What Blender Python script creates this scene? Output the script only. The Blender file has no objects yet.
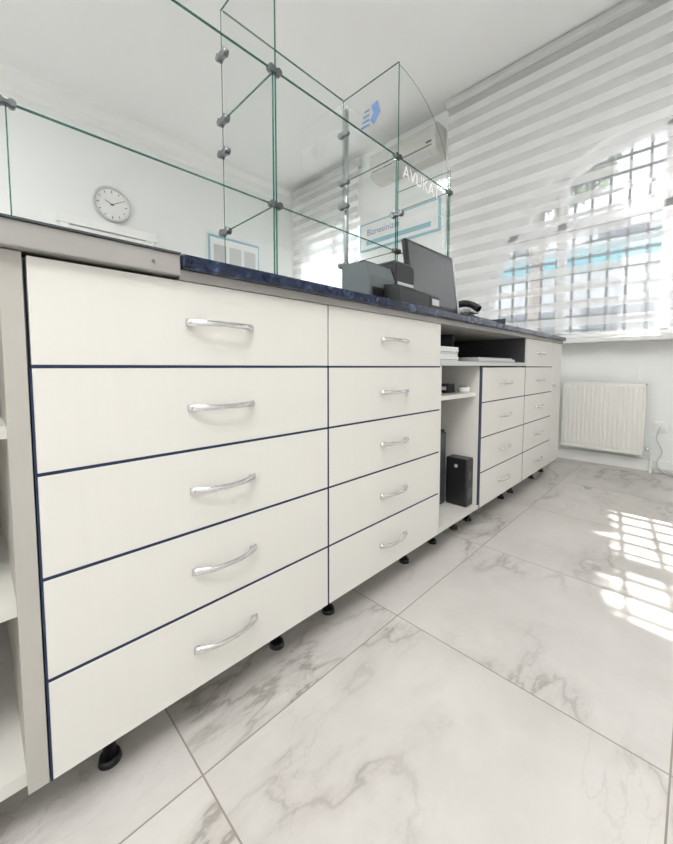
import bpy, bmesh, math, random
from mathutils import Vector, Matrix
random.seed(4)
S = bpy.context.scene
try:
    S.view_settings.view_transform = 'Standard'
    S.view_settings.look = 'None'
except Exception as e:
    print(e)

# ------------------------------------------------------------------ materials
def new_mat(name):
    m = bpy.data.materials.new(name); m.use_nodes = True
    nt = m.node_tree; nt.nodes.clear()
    o = nt.nodes.new('ShaderNodeOutputMaterial')
    return m, nt, o

def pmat(name, col, rough=0.5, metal=0.0, var=0.03, vscale=6.0, stretch=None, spec=0.5, bump=0.0, emis=None):
    m, nt, o = new_mat(name)
    b = nt.nodes.new('ShaderNodeBsdfPrincipled')
    b.inputs['Roughness'].default_value = rough
    b.inputs['Metallic'].default_value = metal
    b.inputs['Specular IOR Level'].default_value = spec
    tc = nt.nodes.new('ShaderNodeTexCoord')
    mp = nt.nodes.new('ShaderNodeMapping')
    if stretch: mp.inputs['Scale'].default_value = stretch
    nz = nt.nodes.new('ShaderNodeTexNoise'); nz.inputs['Scale'].default_value = vscale
    nz.inputs['Detail'].default_value = 5
    rp = nt.nodes.new('ShaderNodeValToRGB')
    rp.color_ramp.elements[0].position = 0.3; rp.color_ramp.elements[1].position = 0.7
    rp.color_ramp.elements[0].color = (*[max(0, c*(1-var)) for c in col], 1)
    rp.color_ramp.elements[1].color = (*[min(1, c*(1+var)) for c in col], 1)
    L = nt.links.new
    L(tc.outputs['Object'], mp.inputs['Vector']); L(mp.outputs[0], nz.inputs['Vector'])
    L(nz.outputs['Fac'], rp.inputs[0]); L(rp.outputs[0], b.inputs['Base Color'])
    if bump:
        bp = nt.nodes.new('ShaderNodeBump'); bp.inputs['Strength'].default_value = bump
        bp.inputs['Distance'].default_value = 0.002
        L(nz.outputs['Fac'], bp.inputs['Height']); L(bp.outputs[0], b.inputs['Normal'])
    if emis:
        b.inputs['Emission Color'].default_value = (*emis[0], 1)
        b.inputs['Emission Strength'].default_value = emis[1]
    L(b.outputs[0], o.inputs[0])
    return m

M_white = pmat('cabinet_front_laminate', (0.72, 0.705, 0.665), 0.42, var=0.006, vscale=3, stretch=(30, 30, 1.5))
M_carc = pmat('carcass_laminate', (0.64, 0.63, 0.59), 0.5, var=0.02)
M_panel = pmat('panel_beige', (0.46, 0.44, 0.40), 0.5, var=0.03)
M_navy = pmat('navy_edge_banding', (0.008, 0.020, 0.062), 0.5, var=0.1)
M_greytop = pmat('grey_worktop', (0.35, 0.335, 0.32), 0.5, var=0.05)
M_dark = pmat('dark_interior', (0.05, 0.05, 0.055), 0.6)
M_black = pmat('black_plastic', (0.012, 0.012, 0.014), 0.35)
M_dgrey = pmat('dark_grey_plastic', (0.05, 0.06, 0.065), 0.35)
M_mgrey = pmat('printer_grey_plastic', (0.11, 0.13, 0.135), 0.35)
M_lgrey = pmat('light_grey_plastic', (0.55, 0.56, 0.56), 0.4)
M_chrome = pmat('chrome', (0.72, 0.72, 0.73), 0.08, 1.0, var=0.01)
M_steel = pmat('clamp_steel', (0.20, 0.21, 0.22), 0.35, 1.0, var=0.05)
M_rod = pmat('rod_steel', (0.45, 0.47, 0.48), 0.3, 1.0, var=0.03)
M_wall = pmat('wall_paint', (0.82, 0.835, 0.825), 0.8, var=0.01, vscale=2)
M_ceil = pmat('ceiling_paint', (0.88, 0.885, 0.885), 0.85, var=0.008, vscale=1)
M_trim = pmat('trim_white', (0.84, 0.84, 0.83), 0.5, var=0.01)
M_sill = pmat('sill_stone', (0.74, 0.74, 0.73), 0.35, var=0.05)
M_rad = pmat('radiator_enamel', (0.82, 0.81, 0.76), 0.35, var=0.01)
M_ac = pmat('ac_plastic', (0.58, 0.58, 0.54), 0.4, var=0.01)
M_paper = pmat('paper', (0.80, 0.80, 0.79), 0.7)
M_teal = pmat('teal_print', (0.24, 0.48, 0.58), 0.5)
M_blueprint = pmat('blue_print', (0.10, 0.20, 0.42), 0.5)
M_emblem = pmat('emblem_print', (0.09, 0.18, 0.36), 0.5)
M_whiteprint = pmat('white_print', (0.85, 0.86, 0.86), 0.5)
M_screen = pmat('screen_panel', (0.10, 0.105, 0.11), 0.18, var=0.05)
M_silver = pmat('silver_plastic', (0.62, 0.63, 0.64), 0.3, 0.4)
M_bars = pmat('grille_paint', (0.10, 0.11, 0.13), 0.5)
M_frame = pmat('pvc_frame', (0.80, 0.80, 0.80), 0.35, var=0.01)
M_facade = pmat('street_facade', (0.50, 0.52, 0.54), 0.9, var=0.2, vscale=1.2)
M_asphalt = pmat('asphalt', (0.35, 0.35, 0.35), 0.9, var=0.1)
M_dglass = pmat('facade_window', (0.14, 0.17, 0.20), 0.2)
M_leaf = pmat('foliage', (0.22, 0.28, 0.20), 0.8, var=0.35, vscale=3)
M_bark = pmat('bark', (0.22, 0.19, 0.17), 0.9, var=0.3, vscale=12)
M_door = pmat('door_white', (0.82, 0.82, 0.80), 0.45, var=0.01)
M_shopsign = pmat('shop_sign_teal', (0.10, 0.38, 0.45), 0.5)

# navy marble top
def mat_navymarble():
    m, nt, o = new_mat('navy_marble_top'); L = nt.links.new
    b = nt.nodes.new('ShaderNodeBsdfPrincipled'); b.inputs['Roughness'].default_value = 0.22
    tc = nt.nodes.new('ShaderNodeTexCoord')
    nz = nt.nodes.new('ShaderNodeTexNoise'); nz.inputs['Scale'].default_value = 28
    nz.inputs['Detail'].default_value = 8; nz.inputs['Distortion'].default_value = 1.6
    rp = nt.nodes.new('ShaderNodeValToRGB'); e = rp.color_ramp.elements
    e[0].position = 0.42; e[0].color = (0.004, 0.009, 0.03, 1)
    e[1].position = 0.78; e[1].color = (0.09, 0.13, 0.22, 1)
    x = e.new(0.58); x.color = (0.012, 0.024, 0.065, 1)
    L(tc.outputs['Object'], nz.inputs['Vector']); L(nz.outputs['Fac'], rp.inputs[0])
    L(rp.outputs[0], b.inputs['Base Color']); L(b.outputs[0], o.inputs[0])
    return m
M_top = mat_navymarble()

def mat_floor():
    m, nt, o = new_mat('marble_floor_tiles'); L = nt.links.new; N = nt.nodes.new
    def math_(op, a, b=None, c=None):
        n = N('ShaderNodeMath'); n.operation = op
        for i, v in enumerate([a, b, c]):
            if v is None: continue
            if isinstance(v, (int, float)): n.inputs[i].default_value = v
            else: L(v, n.inputs[i])
        return n.outputs[0]
    geo = N('ShaderNodeNewGeometry'); sep = N('ShaderNodeSeparateXYZ'); L(geo.outputs['Position'], sep.inputs[0])
    tx = math_('DIVIDE', math_('SUBTRACT', sep.outputs[0], 0.262), 0.6)
    ty = math_('DIVIDE', math_('SUBTRACT', sep.outputs[1], 0.605), 0.6)
    ix = math_('FLOOR', tx); iy = math_('FLOOR', ty)
    fx = math_('FRACT', tx); fy = math_('FRACT', ty)
    dx = math_('MINIMUM', fx, math_('SUBTRACT', 1, fx)); dy = math_('MINIMUM', fy, math_('SUBTRACT', 1, fy))
    dd = math_('MINIMUM', dx, dy)
    grout = math_('LESS_THAN', dd, 0.0026)
    comb = N('ShaderNodeCombineXYZ'); L(ix, comb.inputs[0]); L(iy, comb.inputs[1])
    wn = N('ShaderNodeTexWhiteNoise'); L(comb.outputs[0], wn.inputs['Vector'])
    sc = N('ShaderNodeVectorMath'); sc.operation = 'SCALE'; sc.inputs['Scale'].default_value = 13
    L(wn.outputs['Color'], sc.inputs[0])
    add = N('ShaderNodeVectorMath'); add.operation = 'ADD'; L(geo.outputs['Position'], add.inputs[0]); L(sc.outputs[0], add.inputs[1])
    mp = N('ShaderNodeMapping'); mp.inputs['Rotation'].default_value = (0, 0, math.radians(-52)); mp.inputs['Scale'].default_value = (0.8, 2.0, 1)
    L(add.outputs[0], mp.inputs['Vector'])
    def vein(scale, width, dist, det):
        n = N('ShaderNodeTexNoise'); n.inputs['Scale'].default_value = scale; n.inputs['Detail'].default_value = det
        n.inputs['Distortion'].default_value = dist; n.inputs['Roughness'].default_value = 0.58
        L(mp.outputs[0], n.inputs['Vector'])
        a = math_('ABSOLUTE', math_('SUBTRACT', n.outputs['Fac'], 0.5))
        r = N('ShaderNodeMapRange'); r.interpolation_type = 'SMOOTHSTEP'
        r.inputs['From Min'].default_value = 0; r.inputs['From Max'].default_value = width
        r.inputs['To Min'].default_value = 1; r.inputs['To Max'].default_value = 0
        L(a, r.inputs[0]); return r.outputs[0]
    v1 = vein(1.6, 0.016, 0.35, 10); v2 = vein(3.4, 0.011, 0.6, 8); v3 = vein(1.6, 0.065, 0.35, 10)
    mk = N('ShaderNodeTexNoise'); mk.inputs['Scale'].default_value = 2.0; mk.inputs['Detail'].default_value = 3
    L(add.outputs[0], mk.inputs['Vector'])
    mr = N('ShaderNodeMapRange'); mr.inputs['From Min'].default_value = 0.38; mr.inputs['From Max'].default_value = 0.66
    L(mk.outputs['Fac'], mr.inputs[0])
    vs = math_('ADD', math_('MULTIPLY', v1, 0.40), math_('ADD', math_('MULTIPLY', v2, 0.20), math_('MULTIPLY', v3, 0.32)))
    vv = math_('MINIMUM', math_('MULTIPLY', vs, mr.outputs[0]), 1.0)
    cl = N('ShaderNodeTexNoise'); cl.inputs['Scale'].default_value = 3.0; cl.inputs['Detail'].default_value = 9; cl.inputs['Roughness'].default_value = 0.62
    L(add.outputs[0], cl.inputs['Vector'])
    base = N('ShaderNodeValToRGB'); e = base.color_ramp.elements
    e[0].position = 0.30; e[0].color = (0.52, 0.495, 0.465, 1); e[1].position = 0.66; e[1].color = (0.63, 0.605, 0.575, 1)
    L(cl.outputs['Fac'], base.inputs[0])
    mx = N('ShaderNodeMix'); mx.data_type = 'RGBA'; L(vv, mx.inputs['Factor']); L(base.outputs[0], mx.inputs[6])
    mx.inputs[7].default_value = (0.24, 0.215, 0.19, 1)
    mg = N('ShaderNodeMix'); mg.data_type = 'RGBA'; L(grout, mg.inputs['Factor']); L(mx.outputs[2], mg.inputs[6])
    mg.inputs[7].default_value = (0.27, 0.235, 0.20, 1)
    b = N('ShaderNodeBsdfPrincipled'); L(mg.outputs[2], b.inputs['Base Color'])
    b.inputs['Specular IOR Level'].default_value = 0.4
    rr = math_('ADD', math_('MULTIPLY', grout, 0.5), 0.27); L(rr, b.inputs['Roughness'])
    L(b.outputs[0], o.inputs[0]); return m
M_floor = mat_floor()

def mat_glass(name, tint, refl=1.0):
    # thin-sheet glass: symmetric Schlick reflection over clear transmission
    m, nt, o = new_mat(name); L = nt.links.new; N = nt.nodes.new
    t = N('ShaderNodeBsdfTransparent'); t.inputs[0].default_value = (*tint, 1)
    g = N('ShaderNodeBsdfGlossy'); g.inputs['Roughness'].default_value = 0.0
    f = N('ShaderNodeLayerWeight'); f.inputs['Blend'].default_value = 0.5
    pw = N('ShaderNodeMath'); pw.operation = 'POWER'; pw.inputs[1].default_value = 4.0
    mu = N('ShaderNodeMath'); mu.operation = 'MULTIPLY_ADD'; mu.inputs[1].default_value = 0.8*refl; mu.inputs[2].default_value = 0.06*refl
    L(f.outputs['Facing'], pw.inputs[0]); L(pw.outputs[0], mu.inputs[0])
    x = N('ShaderNodeMixShader'); L(mu.outputs[0], x.inputs[0]); L(t.outputs[0], x.inputs[1]); L(g.outputs[0], x.inputs[2])
    L(x.outputs[0], o.inputs[0]); return m
M_glass = mat_glass('clear_glass', (0.968, 0.982, 0.977))
M_wglass = mat_glass('window_glass', (0.97, 0.98, 0.98), 0.5)
def mat_edge():
    m, nt, o = new_mat('green_glass_edge'); L = nt.links.new; N = nt.nodes.new
    b = N('ShaderNodeBsdfPrincipled'); b.inputs['Base Color'].default_value = (0.03, 0.14, 0.11, 1); b.inputs['Roughness'].default_value = 0.15
    t = N('ShaderNodeBsdfTransparent'); t.inputs[0].default_value = (0.5, 0.78, 0.7, 1)
    nz = N('ShaderNodeTexNoise'); nz.inputs['Scale'].default_value = 4
    mr = N('ShaderNodeMapRange'); mr.inputs['To Min'].default_value = 0.2; mr.inputs['To Max'].default_value = 0.85; L(nz.outputs['Fac'], mr.inputs[0])
    x = N('ShaderNodeMixShader'); L(mr.outputs[0], x.inputs[0]); L(t.outputs[0], x.inputs[1]); L(b.outputs[0], x.inputs[2])
    L(x.outputs[0], o.inputs[0]); return m
M_edge = mat_edge()

def mat_blind(period=0.132, duty=0.48):
    m, nt, o = new_mat('zebra_blind_fabric'); L = nt.links.new; N = nt.nodes.new
    geo = N('ShaderNodeNewGeometry'); sep = N('ShaderNodeSeparateXYZ'); L(geo.outputs['Position'], sep.inputs[0])
    d = N('ShaderNodeMath'); d.operation = 'DIVIDE'; d.inputs[1].default_value = period; L(sep.outputs[2], d.inputs[0])
    fr = N('ShaderNodeMath'); fr.operation = 'FRACT'; L(d.outputs[0], fr.inputs[0])
    lt = N('ShaderNodeMath'); lt.operation = 'LESS_THAN'; lt.inputs[1].default_value = duty; L(fr.outputs[0], lt.inputs[0])
    df = N('ShaderNodeBsdfDiffuse'); df.inputs[0].default_value = (0.88, 0.88, 0.88, 1)
    tl = N('ShaderNodeBsdfTranslucent'); tl.inputs[0].default_value = (0.64, 0.64, 0.65, 1)
    op = N('ShaderNodeMixShader'); op.inputs[0].default_value = 0.18; L(df.outputs[0], op.inputs[1]); L(tl.outputs[0], op.inputs[2])
    tr = N('ShaderNodeBsdfTransparent'); tr.inputs[0].default_value = (0.98, 0.98, 0.98, 1)
    sh = N('ShaderNodeMixShader'); sh.inputs[0].default_value = 0.62; L(op.outputs[0], sh.inputs[1]); L(tr.outputs[0], sh.inputs[2])
    op2 = N('ShaderNodeMixShader'); op2.inputs[0].default_value = 0.26; L(op.outputs[0], op2.inputs[1]); L(tr.outputs[0], op2.inputs[2])
    x = N('ShaderNodeMixShader'); L(lt.outputs[0], x.inputs[0]); L(sh.outputs[0], x.inputs[1]); L(op2.outputs[0], x.inputs[2])
    L(x.outputs[0], o.inputs[0]); return m
M_blind = mat_blind()

# ------------------------------------------------------------------ helpers
def empty(name, loc=(0, 0, 0)):
    e = bpy.data.objects.new(name, None); e.location = loc
    e.empty_display_size = 0.05
    S.collection.objects.link(e); return e

def link(name, me, mats, parent=None, loc=(0, 0, 0)):
    o = bpy.data.objects.new(name, me); S.collection.objects.link(o)
    for m in (mats if isinstance(mats, (list, tuple)) else [mats]): me.materials.append(m)
    if parent:
        o.parent = parent
        o.location = Vector(loc) - parent.location
    else:
        o.location = loc
    return o

def box(name, x0, x1, y0, y1, z0, z1, mat, parent=None, bevel=0.0, seg=2):
    bm = bmesh.new(); bmesh.ops.create_cube(bm, size=1)
    bmesh.ops.scale(bm, vec=(x1-x0, y1-y0, z1-z0), verts=bm.verts)
    if bevel:
        bmesh.ops.bevel(bm, geom=list(bm.edges), offset=bevel, segments=seg, affect='EDGES', profile=0.5)
    me = bpy.data.meshes.new(name); bm.to_mesh(me); bm.free()
    return link(name, me, mat, parent, ((x0+x1)/2, (y0+y1)/2, (z0+z1)/2))

def cyl(name, p0, p1, r, mat, parent=None, seg=20, r2=None):
    p0 = Vector(p0); p1 = Vector(p1); d = p1-p0
    bm = bmesh.new()
    bmesh.ops.create_cone(bm, cap_ends=True, segments=seg, radius1=r, radius2=r if r2 is None else r2, depth=d.length)
    q = Vector((0, 0, 1)).rotation_difference(d.normalized())
    bmesh.ops.rotate(bm, matrix=q.to_matrix(), verts=bm.verts, cent=(0, 0, 0))
    for f in bm.faces:
        if len(f.verts) == 4: f.smooth = True
    me = bpy.data.meshes.new(name); bm.to_mesh(me); bm.free()
    return link(name, me, mat, parent, (p0+p1)/2)

def tube(name, pts, r, mat, parent=None):
    cu = bpy.data.curves.new(name, 'CURVE'); cu.dimensions = '3D'; cu.bevel_depth = r; cu.bevel_resolution = 3
    sp = cu.splines.new('BEZIER'); sp.bezier_points.add(len(pts)-1)
    for b, p in zip(sp.bezier_points, pts):
        b.co = p; b.handle_left_type = b.handle_right_type = 'AUTO'
    o = bpy.data.objects.new(name, cu); S.collection.objects.link(o); cu.materials.append(mat)
    if parent: o.parent = parent; o.location = -parent.location
    return o

def meshobj(name, verts, faces, mat, parent=None, smooth=False):
    me = bpy.data.meshes.new(name); me.from_pydata([tuple(v) for v in verts], [], faces); me.update()
    bm = bmesh.new(); bm.from_mesh(me); bmesh.ops.recalc_face_normals(bm, faces=bm.faces); bm.to_mesh(me); bm.free()
    if smooth:
        for p in me.polygons: p.use_smooth = True
    o = link(name, me, mat, parent)
    if parent: o.location = -parent.location
    return o

def prism(name, prof, axis, a, b, mat, parent=None):
    """extrude a 2-D profile along an axis. axis 'y': prof=(x,z); 'x': prof=(y,z)"""
    n = len(prof); V = []
    for t in (a, b):
        for p in prof:
            V.append((p[0], t, p[1]) if axis == 'y' else (t, p[0], p[1]))
    F = [tuple(range(n)), tuple(range(2*n-1, n-1, -1))] + [(i, (i+1) % n, n+(i+1) % n, n+i) for i in range(n)]
    return meshobj(name, V, F, mat, parent)

# ------------------------------------------------------------------ room
XW = 3.38; YB = 4.3; YR = -2.2; XL = -2.6; HC = 3.24; TH = 0.28
box('floor', XL, XW+TH, YR, YB, -0.05, 0.0, M_floor)
box('ceiling', XL, XW, YR, YB, HC, HC+0.05, M_ceil)
box('wall_back', XL, XW, YB, YB+0.1, 0, HC, M_wall)
box('wall_right', XL, XW, YR-0.1, YR, 0, HC, M_wall)
box('wall_left', XL-0.1, XL, YR, YB, 0, HC, M_wall)

CY, CR, SP, SILL = 0.2, 1.27, 1.2, 0.955
def arch(y):
    t = max(0.0, CR*CR-(y-CY)**2); return SP+math.sqrt(t)
W2 = (2.98, 4.08, 1.0, 2.55)
wv, wf = [], []
def wprism(y0, y1, zb0, zb1, zt0, zt1):
    i = len(wv)
    for x in (XW, XW+TH):
        wv.extend([(x, y0, zb0), (x, y1, zb1), (x, y1, zt1), (x, y0, zt0)])
    for f in [(0, 1, 2, 3), (4, 7, 6, 5), (0, 4, 5, 1), (1, 5, 6, 2), (2, 6, 7, 3), (3, 7, 4, 0)]:
        wf.append(tuple(i+k for k in f))
wprism(YR, CY-CR, 0, 0, HC, HC)
wprism(CY+CR, W2[0], 0, 0, HC, HC)
wprism(W2[1], YB, 0, 0, HC, HC)
wprism(W2[0], W2[1], 0, 0, W2[2], W2[2])
wprism(W2[0], W2[1], W2[3], W2[3], HC, HC)
wprism(CY-CR, CY+CR, 0, 0, SILL-0.03, SILL-0.03)
NA = 48
ys = [CY-CR*math.cos(math.pi*i/NA) for i in range(NA+1)]
for a, b in zip(ys[:-1], ys[1:]):
    wprism(a, b, arch(a), arch(b), HC, HC)
me = bpy.data.meshes.new('wall_window_side'); me.from_pydata(wv, [], wf); me.update()
link('wall_window_side', me, M_wall)

# arched window: frame, mullions, glass
def arched_window(name):
    e = empty(name, (XW+0.12, CY, SILL))
    N = 40; V = []; F = []
    path = [(CY-CR, SILL)]+[(CY-CR*math.cos(math.pi*i/N), SP+CR*math.sin(math.pi*i/N)) for i in range(N+1)]+[(CY+CR, SILL)]
    inner = []
    for (y, z) in path:
        if z <= SP+1e-6: inner.append((y+(0.06 if y < CY else -0.06), z))
        else:
            k = (CR-0.06)/CR; inner.append((CY+(y-CY)*k, SP+(z-SP)*k))
    n = len(path)
    for x in (XW+0.09, XW+0.15):
        V += [(x, y, z) for y, z in path]; V += [(x, y, z) for y, z in inner]
    for i in range(n-1):
        F += [(i, i+1, n+i+1, n+i), (2*n+i, 2*n+n+i, 2*n+n+i+1, 2*n+i+1), (n+i, n+i+1, 3*n+i+1, 3*n+i), (i, 2*n+i, 2*n+i+1, i+1)]
    meshobj('arch_frame', V, F, M_frame, e)
    box('bottom_rail', XW+0.09, XW+0.15, CY-CR, CY+CR, SILL, SILL+0.06, M_frame, e)
    box('transom', XW+0.09, XW+0.15, CY-CR+0.04, CY+CR-0.04, 1.86, 1.92, M_frame, e)
    for k, yy in enumerate((-0.45, 0.2, 0.85)):
        box('mullion_%d' % (k+1), XW+0.09, XW+0.15, yy-0.03, yy+0.03, SILL+0.05, arch(yy)-0.03, M_frame, e)
    gl = [(CY-CR+0.03, SILL+0.03)]+[(CY-(CR-.03)*math.cos(math.pi*i/N), SP+(CR-.03)*math.sin(math.pi*i/N)) for i in range(N+1)]+[(CY+CR-0.03, SILL+0.03)]
    meshobj('pane', [(XW+0.12, y, z) for y, z in gl], [tuple(range(len(gl)))], M_wglass, e)
    return e
WE = arched_window('window_1')
e = empty('window_2', (XW+0.12, (W2[0]+W2[1])/2, W2[2]))
box('rail_bottom', XW+0.09, XW+0.15, W2[0], W2[1], W2[2], W2[2]+0.06, M_frame, e)
box('rail_top', XW+0.09, XW+0.15, W2[0], W2[1], W2[3]-0.06, W2[3], M_frame, e)
for k, yy in enumerate((W2[0]+0.03, (W2[0]+W2[1])/2, W2[1]-0.03)):
    box('stile_%d' % (k+1), XW+0.091, XW+0.149, yy-0.03, yy+0.03, W2[2]+0.01, W2[3]-0.01, M_frame, e)
meshobj('pane', [(XW+0.12, W2[0], W2[2]), (XW+0.12, W2[1], W2[2]), (XW+0.12, W2[1], W2[3]), (XW+0.12, W2[0], W2[3])], [(0, 1, 2, 3)], M_wglass, e)

# security grille, part of the window
gv, gf = [], []
def gb(x0, x1, y0, y1, z0, z1):
    i = len(gv)
    gv.extend([(x0, y0, z0), (x1, y0, z0), (x1, y1, z0), (x0, y1, z0), (x0, y0, z1), (x1, y0, z1), (x1, y1, z1), (x0, y1, z1)])
    for f in [(0, 3, 2, 1), (4, 5, 6, 7), (0, 1, 5, 4), (1, 2, 6, 5), (2, 3, 7, 6), (3, 0, 4, 7)]: gf.append(tuple(i+k for k in f))
y = CY-CR+0.09
while y < CY+CR-0.03:
    gb(XW+0.20, XW+0.214, y-0.009, y+0.009, SILL, arch(y)); y += 0.118
z = SILL+0.09
while z < SP+CR-0.05:
    hw = CR if z < SP else math.sqrt(CR*CR-(z-SP)**2)
    gb(XW+0.20, XW+0.214, CY-hw, CY+hw, z-0.009, z+0.009); z += 0.118
meshobj('security_grille', gv, gf, M_bars, WE)

# sills
box('trim_1', XW-0.17, XW+0.09, CY-CR-0.35, CY+CR+0.20, SILL-0.035, SILL, M_sill, bevel=0.006)
box('trim_2', XW-0.10, XW+0.09, W2[0]-0.05, W2[1]+0.05, W2[2]-0.035, W2[2], M_sill, bevel=0.006)
# baseboards
box('baseboard_window', XW-0.018, XW, YR, YB, 0, 0.085, M_trim, bevel=0.003)
box('baseboard_back', 1.47, XW-0.02, YB-0.018, YB, 0, 0.085, M_trim, bevel=0.003)
prism('trim_3', [(YB, HC-0.16), (YB-0.03, HC-0.15), (YB-0.05, HC-0.09), (YB-0.11, HC-0.04), (YB-0.13, HC), (YB, HC)], 'x', XL, XW, M_trim)

# zebra blinds
def blind(name, y0, y1, z0, z1, x):
    e = empty(name, (x, (y0+y1)/2, z1))
    meshobj('fabric', [(x, y0, z0), (x, y1, z0), (x, y1, z1), (x, y0, z1)], [(0, 1, 2, 3)], M_blind, e)
    prism('cassette', [(x-0.035, z1), (x-0.04, z1+0.02), (x-0.035, z1+0.06), (x+0.04, z1+0.06), (x+0.04, z1-0.01), (x-0.02, z1-0.012)], 'y', y0-0.01, y1+0.01, M_lgrey, e)
    box('bottom_rail', x-0.012, x+0.012, y0, y1, z0-0.025, z0, M_trim, e, bevel=0.005)
    return e
blind('zebra_blind', -0.02, 1.79, 0.985, 3.17, XW-0.09)
blind('zebra_blind', -1.6, -0.035, 0.985, 3.17, XW-0.09)
blind('zebra_blind', 2.93, 4.15, 1.03, 3.10, XW-0.09)

# ------------------------------------------------------------------ cabinets
YF = 0.68
ROWS = [0.1, 0.2596, 0.4192, 0.5788, 0.7384, 0.898]

def handle(parent, cx, cz, w=0.142):
    n = 20; k = 10; V = []; F = []
    y0 = YF
    for i in range(n+1):
        t = -1+2*i/n
        x = cx+t*w/2
        yy = y0-0.004-0.021*(1-abs(t)**2.4)
        hh = 0.0052+0.0026*abs(t)**2*(1 if abs(t) < .93 else .8)
        tt = 0.003
        dy = 0.021*2.4*abs(t)**1.4*(1 if t > 0 else -1)/(w/2)
        tn = Vector((1, dy, 0)).normalized(); nr = Vector((-tn.y, tn.x, 0))
        for j in range(k):
            a = 2*math.pi*j/k
            V.append(Vector((x, yy, cz))+nr*math.cos(a)*tt+Vector((0, 0, 1))*math.sin(a)*hh)
    for i in range(n):
        for j in range(k):
            F.append((i*k+j, i*k+(j+1) % k, (i+1)*k+(j+1) % k, (i+1)*k+j))
    F.append(tuple(range(k))); F.append(tuple(range((n+1)*k-1, n*k-1, -1)))
    meshobj('handle', V, F, M_chrome, parent, smooth=True)
    for s in (-1, 1):
        cyl('handle_post', (cx+s*w*0.44, YF-0.012, cz), (cx+s*w*0.44, YF+0.001, cz), 0.005, M_chrome, parent, 12)

def foot(parent, x, y, h=0.1):
    cyl('foot_stem', (x, y, 0.010), (x, y, h), 0.011, M_black, parent, 16)
    cyl('foot_base', (x, y, 0.0), (x, y, 0.012), 0.020, M_black, parent, 20, 0.017)
    cyl('foot_collar', (x, y, h-0.03), (x, y, h-0.001), 0.015, M_black, parent, 16, 0.022)

def drawer_cabinet(x0, x1, rows, feet=()):
    e = empty('drawer_cabinet', ((x0+x1)/2, 0.95, rows[0]))
    zt = rows[-1]
    box('carcass', x0, x1, YF+0.019, 1.20, rows[0], zt, M_carc, e)
    box('edge_banding', x0+0.0005, x1-0.0005, YF+0.0165, YF+0.0195, rows[0], zt, M_navy, e)
    box('side_banding', x0, x0+0.0026, YF+0.0005, YF+0.0165, rows[0], rows[-2] if len(rows) > 5 else zt, M_navy, e)
    for i, (a, b) in enumerate(zip(rows[:-1], rows[1:])):
        lo = a+(0.0048 if i else 0.001)
        box('drawer_front_%d' % (i+1), x0+0.003, x1-0.0012, YF, YF+0.016, lo, b-0.0005, M_white, e, bevel=0.0006, seg=1)
        if i: box('banding_%d' % i, x0+0.003, x1-0.0012, YF+0.0003, YF+0.0163, a-0.0004, a+0.0047, M_navy, e)
        handle(e, (x0+x1)/2-0.0, (a+b)/2+0.004, 0.142 if x1-x0 > 0.3 else 0.1)
    for fx in feet:
        foot(e, fx, 0.755 if fx < .3 else 0.765); foot(e, fx, 1.13)
    return e
drawer_cabinet(0.057, 0.6485, ROWS, (0.15, 0.54))
drawer_cabinet(0.6500, 1.224, ROWS, (0.73, 1.13))
drawer_cabinet(1.5945, 2.150, ROWS[:5], (1.66, 2.08))
drawer_cabinet(2.153, 2.665, ROWS, (2.22, 2.60))

# plain end cabinet
e = empty('end_cabinet', (2.77, 0.95, 0.1))
box('carcass', 2.668, 2.875, YF+0.019, 1.20, 0.1, 0.898, M_carc, e)
box('door_panel', 2.6695, 2.8735, YF, YF+0.016, 0.101, 0.897, M_white, e, bevel=0.001, seg=1)
cyl('knob', (2.70, YF-0.018, 0.62), (2.70, YF, 0.62), 0.008, M_chrome, e)
foot(e, 2.82, 0.77); foot(e, 2.82, 1.13)

# open niche cabinet
e = empty('open_niche_cabinet', (1.41, 0.95, 0.1))
box('base_board', 1.2265, 1.592, YF+0.002, 1.20, 0.1, 0.12, M_carc, e)
box('side_right', 1.575, 1.592, YF+0.004, 1.18, 0.12, 0.745, M_white, e)
box('side_edge', 1.5745, 1.5925, YF, YF+0.004, 0.12, 0.745, M_navy, e)
box('side_left', 1.2265, 1.2425, YF+0.004, 1.18, 0.12, 0.745, M_white, e)
box('back_panel', 1.2265, 1.592, 1.182, 1.20, 0.12, 0.745, M_white, e)
box('shelf', 1.2425, 1.575, YF+0.02, 1.182, 0.610, 0.627, M_white, e)
foot(e, 1.34, 0.77); foot(e, 1.53, 0.77); foot(e, 1.34, 1.13); foot(e, 1.53, 1.13)

# keyboard tray bay under the counter
e = empty('keyboard_tray_bay', (1.69, 0.95, 0.745))
box('tray_board', 1.2265, 2.151, YF-0.006, 1.18, 0.7455, 0.763, M_lgrey, e)
box('bay_back', 1.2265, 2.151, 1.182, 1.20, 0.7455, 0.898, M_dark, e)
box('bay_left', 1.2265, 1.236, YF+0.02, 1.18, 0.7635, 0.898, M_dark, e)
box('bay_right', 2.140, 2.151, YF+0.004, 1.18, 0.7635, 0.898, M_dark, e)
box('bay_divider', 1.64, 1.652, YF+0.17, 1.18, 0.7635, 0.898, M_dark, e)

# open shelf unit on the left
e = empty('open_shelf_unit', (-0.37, 0.95, 0))
box('side_right', 0.030, 0.055, YF+0.002, 1.20, 0.100, 0.902, M_panel, e)
box('side_left', -0.80, -0.776, YF+0.002, 1.20, 0.0, 0.902, M_panel, e)
box('back', -0.776, 0.030, 1.18, 1.20, 0.1, 0.902, M_carc, e)
for k, (a, b) in enumerate(((0.10, 0.122), (0.370, 0.390), (0.637, 0.655))):
    box('shelf_%d' % (k+1), -0.776, 0.030, YF+0.02, 1.18, a, b, M_carc, e)
for fx in (-0.05,):
    foot(e, fx, 0.85); foot(e, fx, 1.13)

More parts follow.
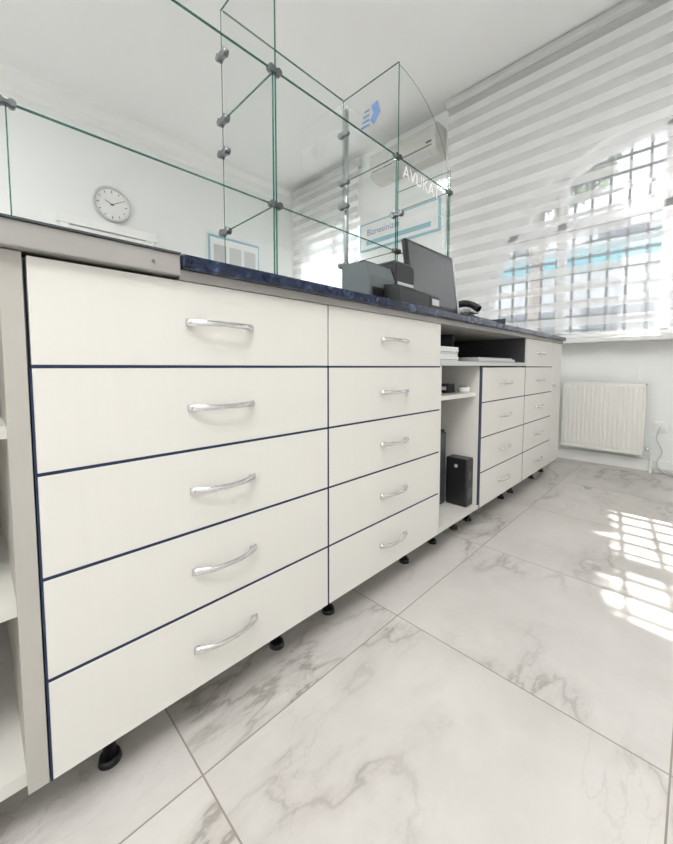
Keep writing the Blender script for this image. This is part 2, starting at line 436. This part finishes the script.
# countertop
e = empty('countertop', (1.5, 0.95, 0.9))
box('substrate', 0.272, 2.885, YF-0.006, 1.25, 0.8985, 0.9165, M_greytop, e)
box('marble_slab', 0.272, 2.892, YF-0.022, 1.26, 0.917, 0.942, M_top, e, bevel=0.004)
box('grey_worktop', -0.82, 0.2715, YF-0.014, 1.26, 0.904, 0.940, M_greytop, e, bevel=0.002)
box('worktop_cap', -0.82, 0.2715, YF-0.017, 1.26, 0.9402, 0.9435, M_dgrey, e)
cyl('screw_cap', (0.225, YF-0.015, 0.920), (0.225, YF-0.012, 0.920), 0.003, M_steel, e)

# ------------------------------------------------------------------ glass partition
G = empty('glass_partition', (0.9, 0.9, 0.943))
YG, YK, ZB, Z1, Z2, Z3 = 0.9, 1.2, 0.943, 1.213, 1.587, 1.946
P1, P2, P3 = 0.648, 1.247, 1.676
def pane_x(x0, x1, y, z0, z1, left=True, right=True):
    meshobj('pane', [(x0, y, z0), (x1, y, z0), (x1, y, z1), (x0, y, z1)], [(0, 1, 2, 3)], M_glass, G)
    q = 0.003
    box('pane_edge', x0, x1, y-q, y+q, z1-0.001, z1+0.001, M_edge, G)
    if left: box('pane_edge', x0-0.001, x0+0.001, y-q, y+q, z0, z1, M_edge, G)
    if right: box('pane_edge', x1-0.001, x1+0.001, y-q, y+q, z0, z1, M_edge, G)
def pane_y(x, y0, y1, z0, z1):
    meshobj('pane', [(x, y0, z0), (x, y1, z0), (x, y1, z1), (x, y0, z1)], [(0, 1, 2, 3)], M_glass, G)
    q = 0.0022
    box('pane_edge', x-q, x+q, y0, y1, z1-0.001, z1+0.001, M_edge, G)
    box('pane_edge', x-q, x+q, y0-0.001, y0+0.001, z0, z1, M_edge, G)
    box('pane_edge', x-q*.5, x+q*.5, y1-0.001, y1+0.001, z0, z1, M_edge, G)
pane_x(0.062, P1-0.006, YG, ZB+0.002, Z1)
pane_x(-0.75, P1-0.006, YG, Z1+0.006, Z2, left=False)
pane_x(P1+0.006, P2-0.006, YG, ZB+0.002, Z1, left=False)
pane_x(P1+0.006, P2-0.006, YG, Z1+0.006, Z2, left=False)
pane_x(P2+0.006, P3-0.006, YG, ZB+0.002, Z1, left=False)
pane_x(P2+0.006, P3-0.006, YG, Z1+0.006, Z2, left=False)
pane_x(P1+0.006, P2-0.006, YK, Z1, Z3, left=False, right=False)
pane_y(P1, YG-0.004, YK+0.004, ZB+0.002, Z3)
pane_y(P2, YG-0.004, YK+0.004, ZB+0.002, Z3)
pane_y(P3, YG-0.004, YK+0.004, ZB+0.002, Z2+0.1)
for px in (P1, P2, P3):   # glass shelf edge between the tiers
    box('pane_edge', px-0.0025, px+0.0025, YG, YK, Z1-0.001, Z1+0.001, M_edge, G)
    box('pane_edge', px-0.0025, px+0.0025, YG, YK, Z2-0.001, Z2+0.001, M_edge, G)
T = 0.003
prof = [(P2+0.008, Z2+0.006)]+[(P2+0.008+(P3-P2-0.016)*math.sin(a), Z2+0.006+(Z3-Z2-0.01)*math.cos(a)) for a in [math.pi/2*i/20 for i in range(21)]]
n = len(prof)
meshobj('arched_pane', [(x, YG, z) for x, z in prof], [tuple(range(n))], M_glass, G)
V = [(x, YG-T*.4, z) for x, z in prof]+[(x, YG+T*.4, z) for x, z in prof]
meshobj('arched_pane_edge', V, [(i, i+1, n+i+1, n+i) for i in range(n-1)], M_edge, G)
def clamp(x, y, z, axis='x', k=1.0):
    r = 0.0100*k
    if axis == 'x':
        for s in (-1, 1):
            cyl('clamp_disc', (x+s*0.013*k, y-0.008, z), (x+s*0.013*k, y+0.008, z), r, M_steel, G, 16)
        box('clamp_body', x-0.010*k, x+0.010*k, y-0.008, y+0.008, z-0.007*k, z+0.007*k, M_steel, G, bevel=0.002)
    else:
        for s in (-1, 1):
            cyl('clamp_disc', (x-0.010, y+s*0.018, z), (x+0.010, y+s*0.018, z), r*1.2, M_steel, G, 16)
        box('clamp_body', x-0.010, x+0.010, y-0.014, y+0.014, z-0.008, z+0.008, M_steel, G, bevel=0.002)
for px in (P1, P2, P3):
    for zz in (Z1, Z2):
        clamp(px, YG, zz)
        if px != P3 or zz == Z1: clamp(px, YK, zz, 'y')
for px in (P1, P2):
    clamp(px, YK, 1.48, 'y'); clamp(px, YK, 1.80, 'y')
clamp(0.062, YG, Z1, 'x', 0.65)
clamp(P2, YG, 1.36, 'y')
cyl('support_rod', (P2+0.030, YK+0.012, 0.942), (P2+0.030, YK+0.012, Z3-0.02), 0.011, M_rod, G)
cyl('support_rod', (P3+0.012, YG+0.014, 0.942), (P3+0.012, YG+0.014, Z2+0.05), 0.006, M_rod, G)

def text(name, body, loc, rot, size, mat, parent):
    cu = bpy.data.curves.new(name, 'FONT'); cu.body = body; cu.size = size; cu.extrude = 0.0004
    o = bpy.data.objects.new(name, cu); S.collection.objects.link(o); cu.materials.append(mat)
    o.rotation_euler = rot
    o.parent = parent; o.location = Vector(loc)-parent.location
    return o
text('lettering', 'AVUKAT', (P2+0.03, YG-0.006, 1.515), (math.radians(90), 0, 0), 0.075, M_whiteprint, G)
meshobj('emblem', [(P2-0.005, 1.02, 1.76), (P2-0.005, 0.985, 1.80), (P2-0.005, 1.0, 1.85), (P2-0.005, 1.035, 1.845), (P2-0.005, 1.022, 1.81), (P2-0.005, 1.04, 1.79)], [(0, 1, 2, 3, 4, 5)], M_emblem, G)
for k in range(4):
    box('emblem_bar', P2-0.006, P2-0.004, 1.045, 1.09-0.006*k, 1.77+k*0.02, 1.777+k*0.02, M_emblem, G)

# ------------------------------------------------------------------ things on counter
ZC = 0.9422
e = empty('receipt_printer', (0.98, 0.82, ZC))
prism('body', [(0.765, ZC), (0.765, ZC+0.095), (0.782, ZC+0.140), (0.888, ZC+0.148), (0.888, ZC)], 'x', 0.915, 1.05, M_mgrey, e)
box('paper_slot', 0.93, 1.035, 0.80, 0.83, ZC+0.138, ZC+0.152, M_black, e, bevel=0.003)
box('front_trim', 0.93, 1.04, 0.762, 0.7655, ZC+0.03, ZC+0.06, M_black, e)
e = empty('label_printer', (1.12, 0.82, ZC))
box('body', 1.062, 1.185, 0.77, 0.885, ZC, ZC+0.165, M_black, e, bevel=0.008)
box('front_slot', 1.075, 1.172, 0.767, 0.771, ZC+0.09, ZC+0.10, M_lgrey, e)
box('lid', 1.068, 1.179, 0.778, 0.878, ZC+0.1655, ZC+0.176, M_dgrey, e, bevel=0.004)

e = empty('card_terminal', (1.09, 0.715, ZC))
prism('body', [(0.685, ZC), (0.685, ZC+0.05), (0.70, ZC+0.062), (0.75, ZC+0.07), (0.75, ZC)], 'x', 0.97, 1.15, M_black, e)
box('display', 1.16, 1.235, 0.69, 0.745, ZC, ZC+0.055, M_black, e, bevel=0.006)
box('label', 1.175, 1.222, 0.6885, 0.6905, ZC+0.02, ZC+0.042, M_lgrey, e)

# monitor tilted back
e = empty('computer_monitor', (1.385, 0.84, ZC))
MC = Vector((1.40, 0.825, 1.096))
R = Matrix.Rotation(math.radians(-8), 3, 'X')
def mpart(name, x0, x1, y0, y1, z0, z1, mat, bev=0.0):
    bm = bmesh.new(); bmesh.ops.create_cube(bm, size=1)
    bmesh.ops.scale(bm, vec=(x1-x0, y1-y0, z1-z0), verts=bm.verts)
    if bev: bmesh.ops.bevel(bm, geom=list(bm.edges), offset=bev, segments=2, affect='EDGES')
    bmesh.ops.translate(bm, vec=((x0+x1)/2, (y0+y1)/2, (z0+z1)/2), verts=bm.verts)
    bmesh.ops.rotate(bm, matrix=R, cent=(0, 0, 0), verts=bm.verts)
    me = bpy.data.meshes.new(name); bm.to_mesh(me); bm.free()
    return link(name, me, mat, e, MC)
mpart('bezel', -0.19, 0.19, -0.012, 0.008, -0.12, 0.148, M_black, 0.004)
mpart('screen', -0.176, 0.176, -0.0135, -0.0115, -0.10, 0.135, M_screen)
mpart('right_edge_trim', 0.186, 0.200, -0.014, 0.01, -0.12, 0.148, M_silver, 0.001)
mpart('back_shell', -0.14, 0.14, 0.008, 0.03, -0.09, 0.10, M_black, 0.008)
box('neck', 1.36, 1.42, 0.838, 0.862, ZC+0.01, 1.08, M_black, e, bevel=0.004)
box('base', 1.29, 1.49, 0.76, 0.885, ZC, ZC+0.014, M_black, e, bevel=0.006)

e = empty('desk_telephone', (1.75, 0.79, ZC))
prism('base', [(0.72, ZC), (0.72, ZC+0.02), (0.86, ZC+0.075), (0.87, ZC+0.07), (0.87, ZC)], 'x', 1.64, 1.84, M_dgrey, e)
tube('handset', [(1.67, 0.735, ZC+0.065), (1.672, 0.77, ZC+0.088), (1.672, 0.81, ZC+0.10), (1.67, 0.85, ZC+0.095)], 0.016, M_black, e)
box('display', 1.72, 1.82, 0.80, 0.85, ZC+0.065, ZC+0.085, M_lgrey, e, bevel=0.004)
e = empty('document_tray', (2.0, 0.8, ZC))
box('tray', 1.90, 2.14, 0.70, 0.88, ZC, ZC+0.008, M_dgrey, e)
box('papers', 1.91, 2.12, 0.71, 0.87, ZC+0.0085, ZC+0.028, M_paper, e)
box('tray_side', 1.895, 1.90, 0.70, 0.88, ZC, ZC+0.04, M_dgrey, e)

# items in bay / niche
e = empty('paper_stack', (1.31, 0.76, 0.763))
z = 0.7635
for i in range(6):
    h = 0.008+0.003*(i % 2)
    ox = random.uniform(-.004, .004)
    box('sheaf_%d' % (i+1), 1.25+ox, 1.40+ox, 0.70+random.uniform(-.003, .003), 0.90, z, z+h-0.001, M_paper if i % 3 else M_lgrey, e); z += h
e = empty('computer_keyboard', (1.8, 0.76, 0.763))
box('case', 1.58, 2.02, 0.69, 0.83, 0.7635, 0.778, M_silver, e, bevel=0.004)
for r in range(5):
    for c in range(15):
        box('key', 1.595+c*0.0275, 1.617+c*0.0275, 0.70+r*0.024, 0.72+r*0.024, 0.778, 0.784, M_lgrey, e)

e = empty('power_strip_box', (1.38, 0.78, 0.627))
box('body', 1.44, 1.50, 0.76, 0.82, 0.6275, 0.667, M_black, e, bevel=0.005)
box('label', 1.438, 1.4402, 0.77, 0.81, 0.64, 0.655, M_whiteprint, e)
e = empty('tape_roll', (1.52, 0.74, 0.627))
cyl('roll', (1.53, 0.735, 0.6275), (1.53, 0.735, 0.652), 0.025, M_paper, e, 24)
cyl('core', (1.53, 0.735, 0.652), (1.53, 0.735, 0.6535), 0.015, M_dark, e, 24)

e = empty('desktop_computer_tower', (1.5, 0.85, 0.12))
box('case', 1.365, 1.495, 0.80, 1.10, 0.1205, 0.46, M_black, e, bevel=0.006)
box('front_bezel', 1.37, 1.49, 0.793, 0.801, 0.13, 0.45, M_dgrey, e, bevel=0.003)
e = empty('speaker', (1.53, 0.75, 0.12))
box('cabinet', 1.505, 1.572, 0.70, 0.80, 0.1205, 0.335, M_black, e, bevel=0.006)
for zz, rr in ((0.18, 0.026), (0.26, 0.02)):
    cyl('cone', (1.538, 0.6985, zz), (1.538, 0.701, zz), rr, M_dgrey, e, 24)
cyl('side_badge', (1.5035, 0.75, 0.30), (1.5055, 0.75, 0.30), 0.008, M_lgrey, e, 16)

# ------------------------------------------------------------------ radiator
e = empty('radiator', (XW-0.08, 0.5, 0.37))
ry0, ry1, rz0, rz1 = 0.255, 0.755, 0.125, 0.625
nr = 17; V = []; xf = XW-0.115
py = []
w = (ry1-ry0-0.03)/nr
for i in range(nr):
    a = ry0+0.015+i*w
    py += [(a, xf+0.0035), (a+w*0.18, xf+0.0035), (a+w*0.34, xf), (a+w*0.80, xf), (a+w*0.96, xf+0.0035)]
py.append((ry1-0.015, xf+0.0035))
zs = [(rz0+0.02, 0.008), (rz0+0.035, 0), (rz1-0.035, 0), (rz1-0.02, 0.008)]
for z, k in zs:
    for (y, x) in py: V.append((xf+0.0035 if k else x, y, z))
n = len(py)
F = [(r*n+i, r*n+i+1, (r+1)*n+i+1, (r+1)*n+i) for r in range(3) for i in range(n-1)]
meshobj('ribbed_front', V, F, M_rad, e)
box('body', xf+0.005, XW-0.035, ry0+0.01, ry1-0.01, rz0+0.005, rz1-0.01, M_rad, e)
box('side_1', xf+0.002, XW-0.035, ry0, ry0+0.012, rz0, rz1, M_rad, e, bevel=0.003)
box('side_2', xf+0.002, XW-0.035, ry1-0.012, ry1, rz0, rz1, M_rad, e, bevel=0.003)
box('top_cover', xf+0.002, XW-0.035, ry0, ry1, rz1-0.012, rz1, M_rad, e, bevel=0.003)
box('top_lip', xf+0.001, xf+0.008, ry0+0.01, ry1-0.01, rz1-0.022, rz1-0.008, M_rad, e)
box('bottom_lip', xf+0.001, xf+0.008, ry0+0.01, ry1-0.01, rz0, rz0+0.022, M_rad, e)
for yy in (ry0+0.1, ry1-0.1):
    box('bracket', XW-0.036, XW, yy-0.015, yy+0.015, rz0+0.05, rz1-0.05, M_rad, e)
tube('pipe_low', [(XW-0.07, ry0, rz0+0.04), (XW-0.07, ry0-0.03, rz0+0.04), (XW-0.06, ry0-0.04, 0.10), (XW-0.06, ry0-0.04, 0.0)], 0.007, M_trim, e)
cyl('valve', (XW-0.07, ry0-0.005, rz0+0.04), (XW-0.07, ry0-0.035, rz0+0.04), 0.011, M_chrome, e)
e = empty('wall_socket', (XW, 0.17, 0.33))
box('plate', XW-0.012, XW, 0.14, 0.21, 0.29, 0.36, M_trim, e, bevel=0.004)
cyl('plug', (XW-0.045, 0.175, 0.325), (XW-0.012, 0.175, 0.325), 0.017, M_trim, e)
tube('cord', [(XW-0.045, 0.175, 0.325), (XW-0.06, 0.19, 0.25), (XW-0.04, 0.16, 0.15), (XW-0.05, 0.18, 0.06), (XW-0.08, 0.10, 0.006), (XW-0.05, -0.3, 0.006)], 0.004, M_lgrey, e)
box('cable_trunking', XW-0.045, XW-0.019, -0.6, 0.20, 0.0, 0.03, M_lgrey, bevel=0.004)

# ------------------------------------------------------------------ air conditioner
e = empty('air_conditioner', (XW-0.1, 2.25, 2.93))
pr = [(XW, 3.06), (XW-0.17, 3.06), (XW-0.195, 3.04), (XW-0.205, 2.98), (XW-0.205, 2.86), (XW-0.19, 2.82), (XW-0.13, 2.785), (XW, 2.775)]
prism('housing', pr, 'y', 1.86, 2.66, M_ac, e)
prism('louvre', [(XW-0.192, 2.822), (XW-0.197, 2.815), (XW-0.14, 2.783), (XW-0.135, 2.79)], 'y', 1.93, 2.59, M_lgrey, e)
box('outlet_slot', XW-0.2065, XW-0.203, 1.90, 2.62, 2.850, 2.860, M_dark, e)
for k in range(5):
    box('intake_slit', XW-0.2062, XW-0.203, 1.92, 2.60, 2.93+k*0.018, 2.934+k*0.018, M_lgrey, e)
box('badge', XW-0.2068, XW-0.203, 1.90, 1.96, 2.88, 2.90, M_dgrey, e)

# sign boards
e = empty('notice_sign', (XW, 2.43, 2.27))
box('frame', XW-0.02, XW, 1.90, 2.96, 2.11, 2.43, M_teal, e, bevel=0.003)
box('face', XW-0.022, XW-0.0195, 1.92, 2.94, 2.13, 2.41, M_whiteprint, e)
text('sign_text', 'Biznesinizin', (XW-0.024, 2.85, 2.28), (math.radians(90), 0, math.radians(-90)), 0.10, M_blueprint, e)
box('text_rule', XW-0.0235, XW-0.0215, 2.0, 2.86, 2.17, 2.22, M_teal, e)
e = empty('notice_board', (2.44, YB, 2.18))
box('frame', 2.09, 2.80, YB-0.02, YB, 1.95, 2.36, M_teal, e, bevel=0.003)
box('face', 2.108, 2.782, YB-0.022, YB-0.0195, 1.968, 2.33, M_whiteprint, e)
for k in range(3):
    box('print_block', 2.15+k*0.21, 2.32+k*0.21, YB-0.0235, YB-0.0215, 2.02, 2.25, M_lgrey, e)

# door
e = empty('door_1', (1.04, YB-0.002, 0))
box('leaf', 0.70, 1.38, YB-0.04, YB-0.005, 0.0, 2.08, M_door, e)
box('casing_left', 0.63, 0.70, YB-0.05, YB-0.002, 0, 2.09, M_trim, e, bevel=0.004)
box('casing_right', 1.38, 1.45, YB-0.05, YB-0.002, 0, 2.09, M_trim, e, bevel=0.004)
box('casing_top', 0.60, 1.48, YB-0.06, YB-0.002, 2.09, 2.18, M_trim, e, bevel=0.004)
cyl('knob', (0.76, YB-0.09, 1.0), (0.76, YB-0.04, 1.0), 0.018, M_chrome, e)

# clock
e = empty('wall_clock', (1.07, YB, 2.40))
cx, cz = 1.07, 2.38
V = []; F = []; n = 48
prr = [(0.170, 0), (0.172, 0.03), (0.163, 0.042), (0.150, 0.034), (0.148, 0.015)]
for i in range(n):
    a = 2*math.pi*i/n
    for r, d in prr: V.append((cx+r*math.cos(a), YB-d, cz+r*math.sin(a)))
k = len(prr)
for i in range(n):
    for j in range(k-1):
        F.append((i*k+j, ((i+1) % n)*k+j, ((i+1) % n)*k+j+1, i*k+j+1))
meshobj('rim', V, F, M_lgrey, e, smooth=True)
cyl('face', (cx, YB-0.016, cz), (cx, YB, cz), 0.150, M_paper, e, 48)
for h in range(12):
    a = math.pi*h/6; rr = 0.125
    c, s = math.cos(a), math.sin(a); w = 0.004; l = 0.016 if h % 3 else 0.024
    V = [(cx+(rr-l/2*q)*s+w*c*p, YB-0.0175, cz+(rr-l/2*q)*c-w*s*p) for q, p in ((1, -1), (1, 1), (-1, 1), (-1, -1))]
    meshobj('tick', V, [(0, 1, 2, 3)], M_black, e)
for ang, ln, w in ((-65, 0.07, 0.005), (60, 0.11, 0.0035)):
    a = math.radians(ang); s, c = math.sin(a), math.cos(a)
    V = [(cx-0.02*s-w*c, YB-0.019, cz-0.02*c+w*s), (cx-0.02*s+w*c, YB-0.019, cz-0.02*c-w*s), (cx+ln*s+w*c*.6, YB-0.019, cz+ln*c-w*s*.6), (cx+ln*s-w*c*.6, YB-0.019, cz+ln*c+w*s*.6)]
    meshobj('hand', V, [(0, 1, 2, 3)], M_black, e)
cyl('pivot', (cx, YB-0.022, cz), (cx, YB-0.016, cz), 0.008, M_black, e)

# ------------------------------------------------------------------ street outside
box('street_ground', XW+TH, 30, -15, 20, -0.4, -0.35, M_asphalt)
e = empty('street_building', (11, 1, 0))
box('facade', 11, 12, -4, 9, -0.35, 4.3, M_facade, e)
for i in range(6):
    box('shop_window', 10.97, 11.0, -3.2+i*2, -1.8+i*2, 0.2, 2.2, M_dglass, e)
for i in range(6):
    box('upper_window', 10.97, 11.0, -3.0+i*2, -2.1+i*2, 3.85, 4.2, M_dglass, e)
box('shop_sign', 10.9, 11.0, -1.0, 6.6, 3.2, 3.7, M_shopsign, e)
# street tree placed close to the window, high crown shaped to shade its left part
e = empty('street_tree', (5.3, 1.5, -0.35))
tube('trunk', [(5.35, 1.66, -0.36), (5.3, 1.62, 0.9), (5.33, 1.60, 1.9), (5.3, 1.6, 3.2)], 0.06, M_bark, e)
tube('branch_1', [(5.31, 1.6, 1.9), (5.2, 1.35, 2.6), (5.1, 1.1, 3.3)], 0.025, M_bark, e)
tube('branch_2', [(5.31, 1.6, 2.1), (5.4, 1.95, 2.7), (5.5, 2.25, 3.3)], 0.025, M_bark, e)
V = []; F = []
rnd = random.Random(11)
for i in range(10500):
    while True:
        p = Vector((rnd.uniform(-1, 1), rnd.uniform(-1, 1), rnd.uniform(-1, 1)))
        if abs(p.x)**4+abs(p.y)**4+abs(p.z)**4 < 1: break
    c = Vector((5.3+p.x*0.7, 1.66+p.y*0.92, 3.85+p.z*1.05))
    a = Vector((rnd.uniform(-1, 1), rnd.uniform(-1, 1), rnd.uniform(-1, 1))).normalized()
    b = a.cross(Vector((rnd.uniform(-1, 1), rnd.uniform(-1, 1), rnd.uniform(-1, 1)))).normalized()
    s = rnd.uniform(0.04, 0.065); k = len(V)
    V += [c-a*s, c+b*s*.5, c+a*s, c-b*s*.5]; F.append((k, k+1, k+2, k+3))
me = bpy.data.meshes.new('leaves'); me.from_pydata([tuple(v) for v in V], [], F); me.update()
o = link('leaves', me, M_leaf, e); o.location = -e.location

# ------------------------------------------------------------------ lights
def area(name, loc, rot, sx, sy, power, col=(1, 1, 1)):
    l = bpy.data.lights.new(name, 'AREA'); l.shape = 'RECTANGLE'; l.size = sx; l.size_y = sy; l.energy = power; l.color = col
    o = bpy.data.objects.new(name, l); S.collection.objects.link(o); o.location = loc; o.rotation_euler = rot; return o
M_fill = pmat('fill_panel', (0.9, 0.9, 0.9), 0.5, emis=((1, 1, 1), 1.5))  # glowing face of the added fill panels
def ceiling_fill(x, y, p, s=1.0):  # added fill light, kept out of view, modelled as a ceiling panel
    e = empty('ceiling_fill', (x, y, HC))
    h = s/2
    box('housing', x-h-.02, x+h+.02, y-h-.02, y+h+.02, HC-0.03, HC, M_trim, e)
    box('fill_diffuser', x-h, x+h, y-h, y+h, HC-0.034, HC-0.03, M_fill, e)
    o = area('fill_lamp', (0, 0, 0), (0, 0, 0), s*.96, s*.96, p, (1.0, 0.99, 0.98))
    o.parent = e; o.location = (0, 0, -0.04)
ceiling_fill(-0.75, -0.7, 46)
ceiling_fill(-1.6, 2.2, 68)
ceiling_fill(0.2, 0.1, 17, 0.8)
ceiling_fill(-1.9, -0.9, 31)

sl = bpy.data.lights.new('sun', 'SUN'); sl.energy = 30; sl.angle = math.radians(0.45); sl.color = (1, 0.97, 0.92)
so = bpy.data.objects.new('sun', sl); S.collection.objects.link(so)
so.rotation_euler = Vector((-1, -0.14, -1.05)).to_track_quat('-Z', 'Y').to_euler()
so.location = (6, 1.2, 6)

W = bpy.data.worlds.new('World'); S.world = W; W.use_nodes = True
nt = W.node_tree; nt.nodes.clear()
bg = nt.nodes.new('ShaderNodeBackground'); wo = nt.nodes.new('ShaderNodeOutputWorld')
bg.inputs[0].default_value = (0.87, 0.93, 1.0, 1); bg.inputs[1].default_value = 2.2
nt.links.new(bg.outputs[0], wo.inputs[0])

# ------------------------------------------------------------------ camera
cam = bpy.data.cameras.new('camera'); co = bpy.data.objects.new('camera', cam); S.collection.objects.link(co)
cam.sensor_width = 36; cam.lens = 362.8*36/844; cam.shift_y = -32/844; cam.clip_start = 0.02
co.location = (0, 0, 0.74)
co.rotation_euler = (math.radians(90-3.63), 0, math.radians(-45))
S.camera = co
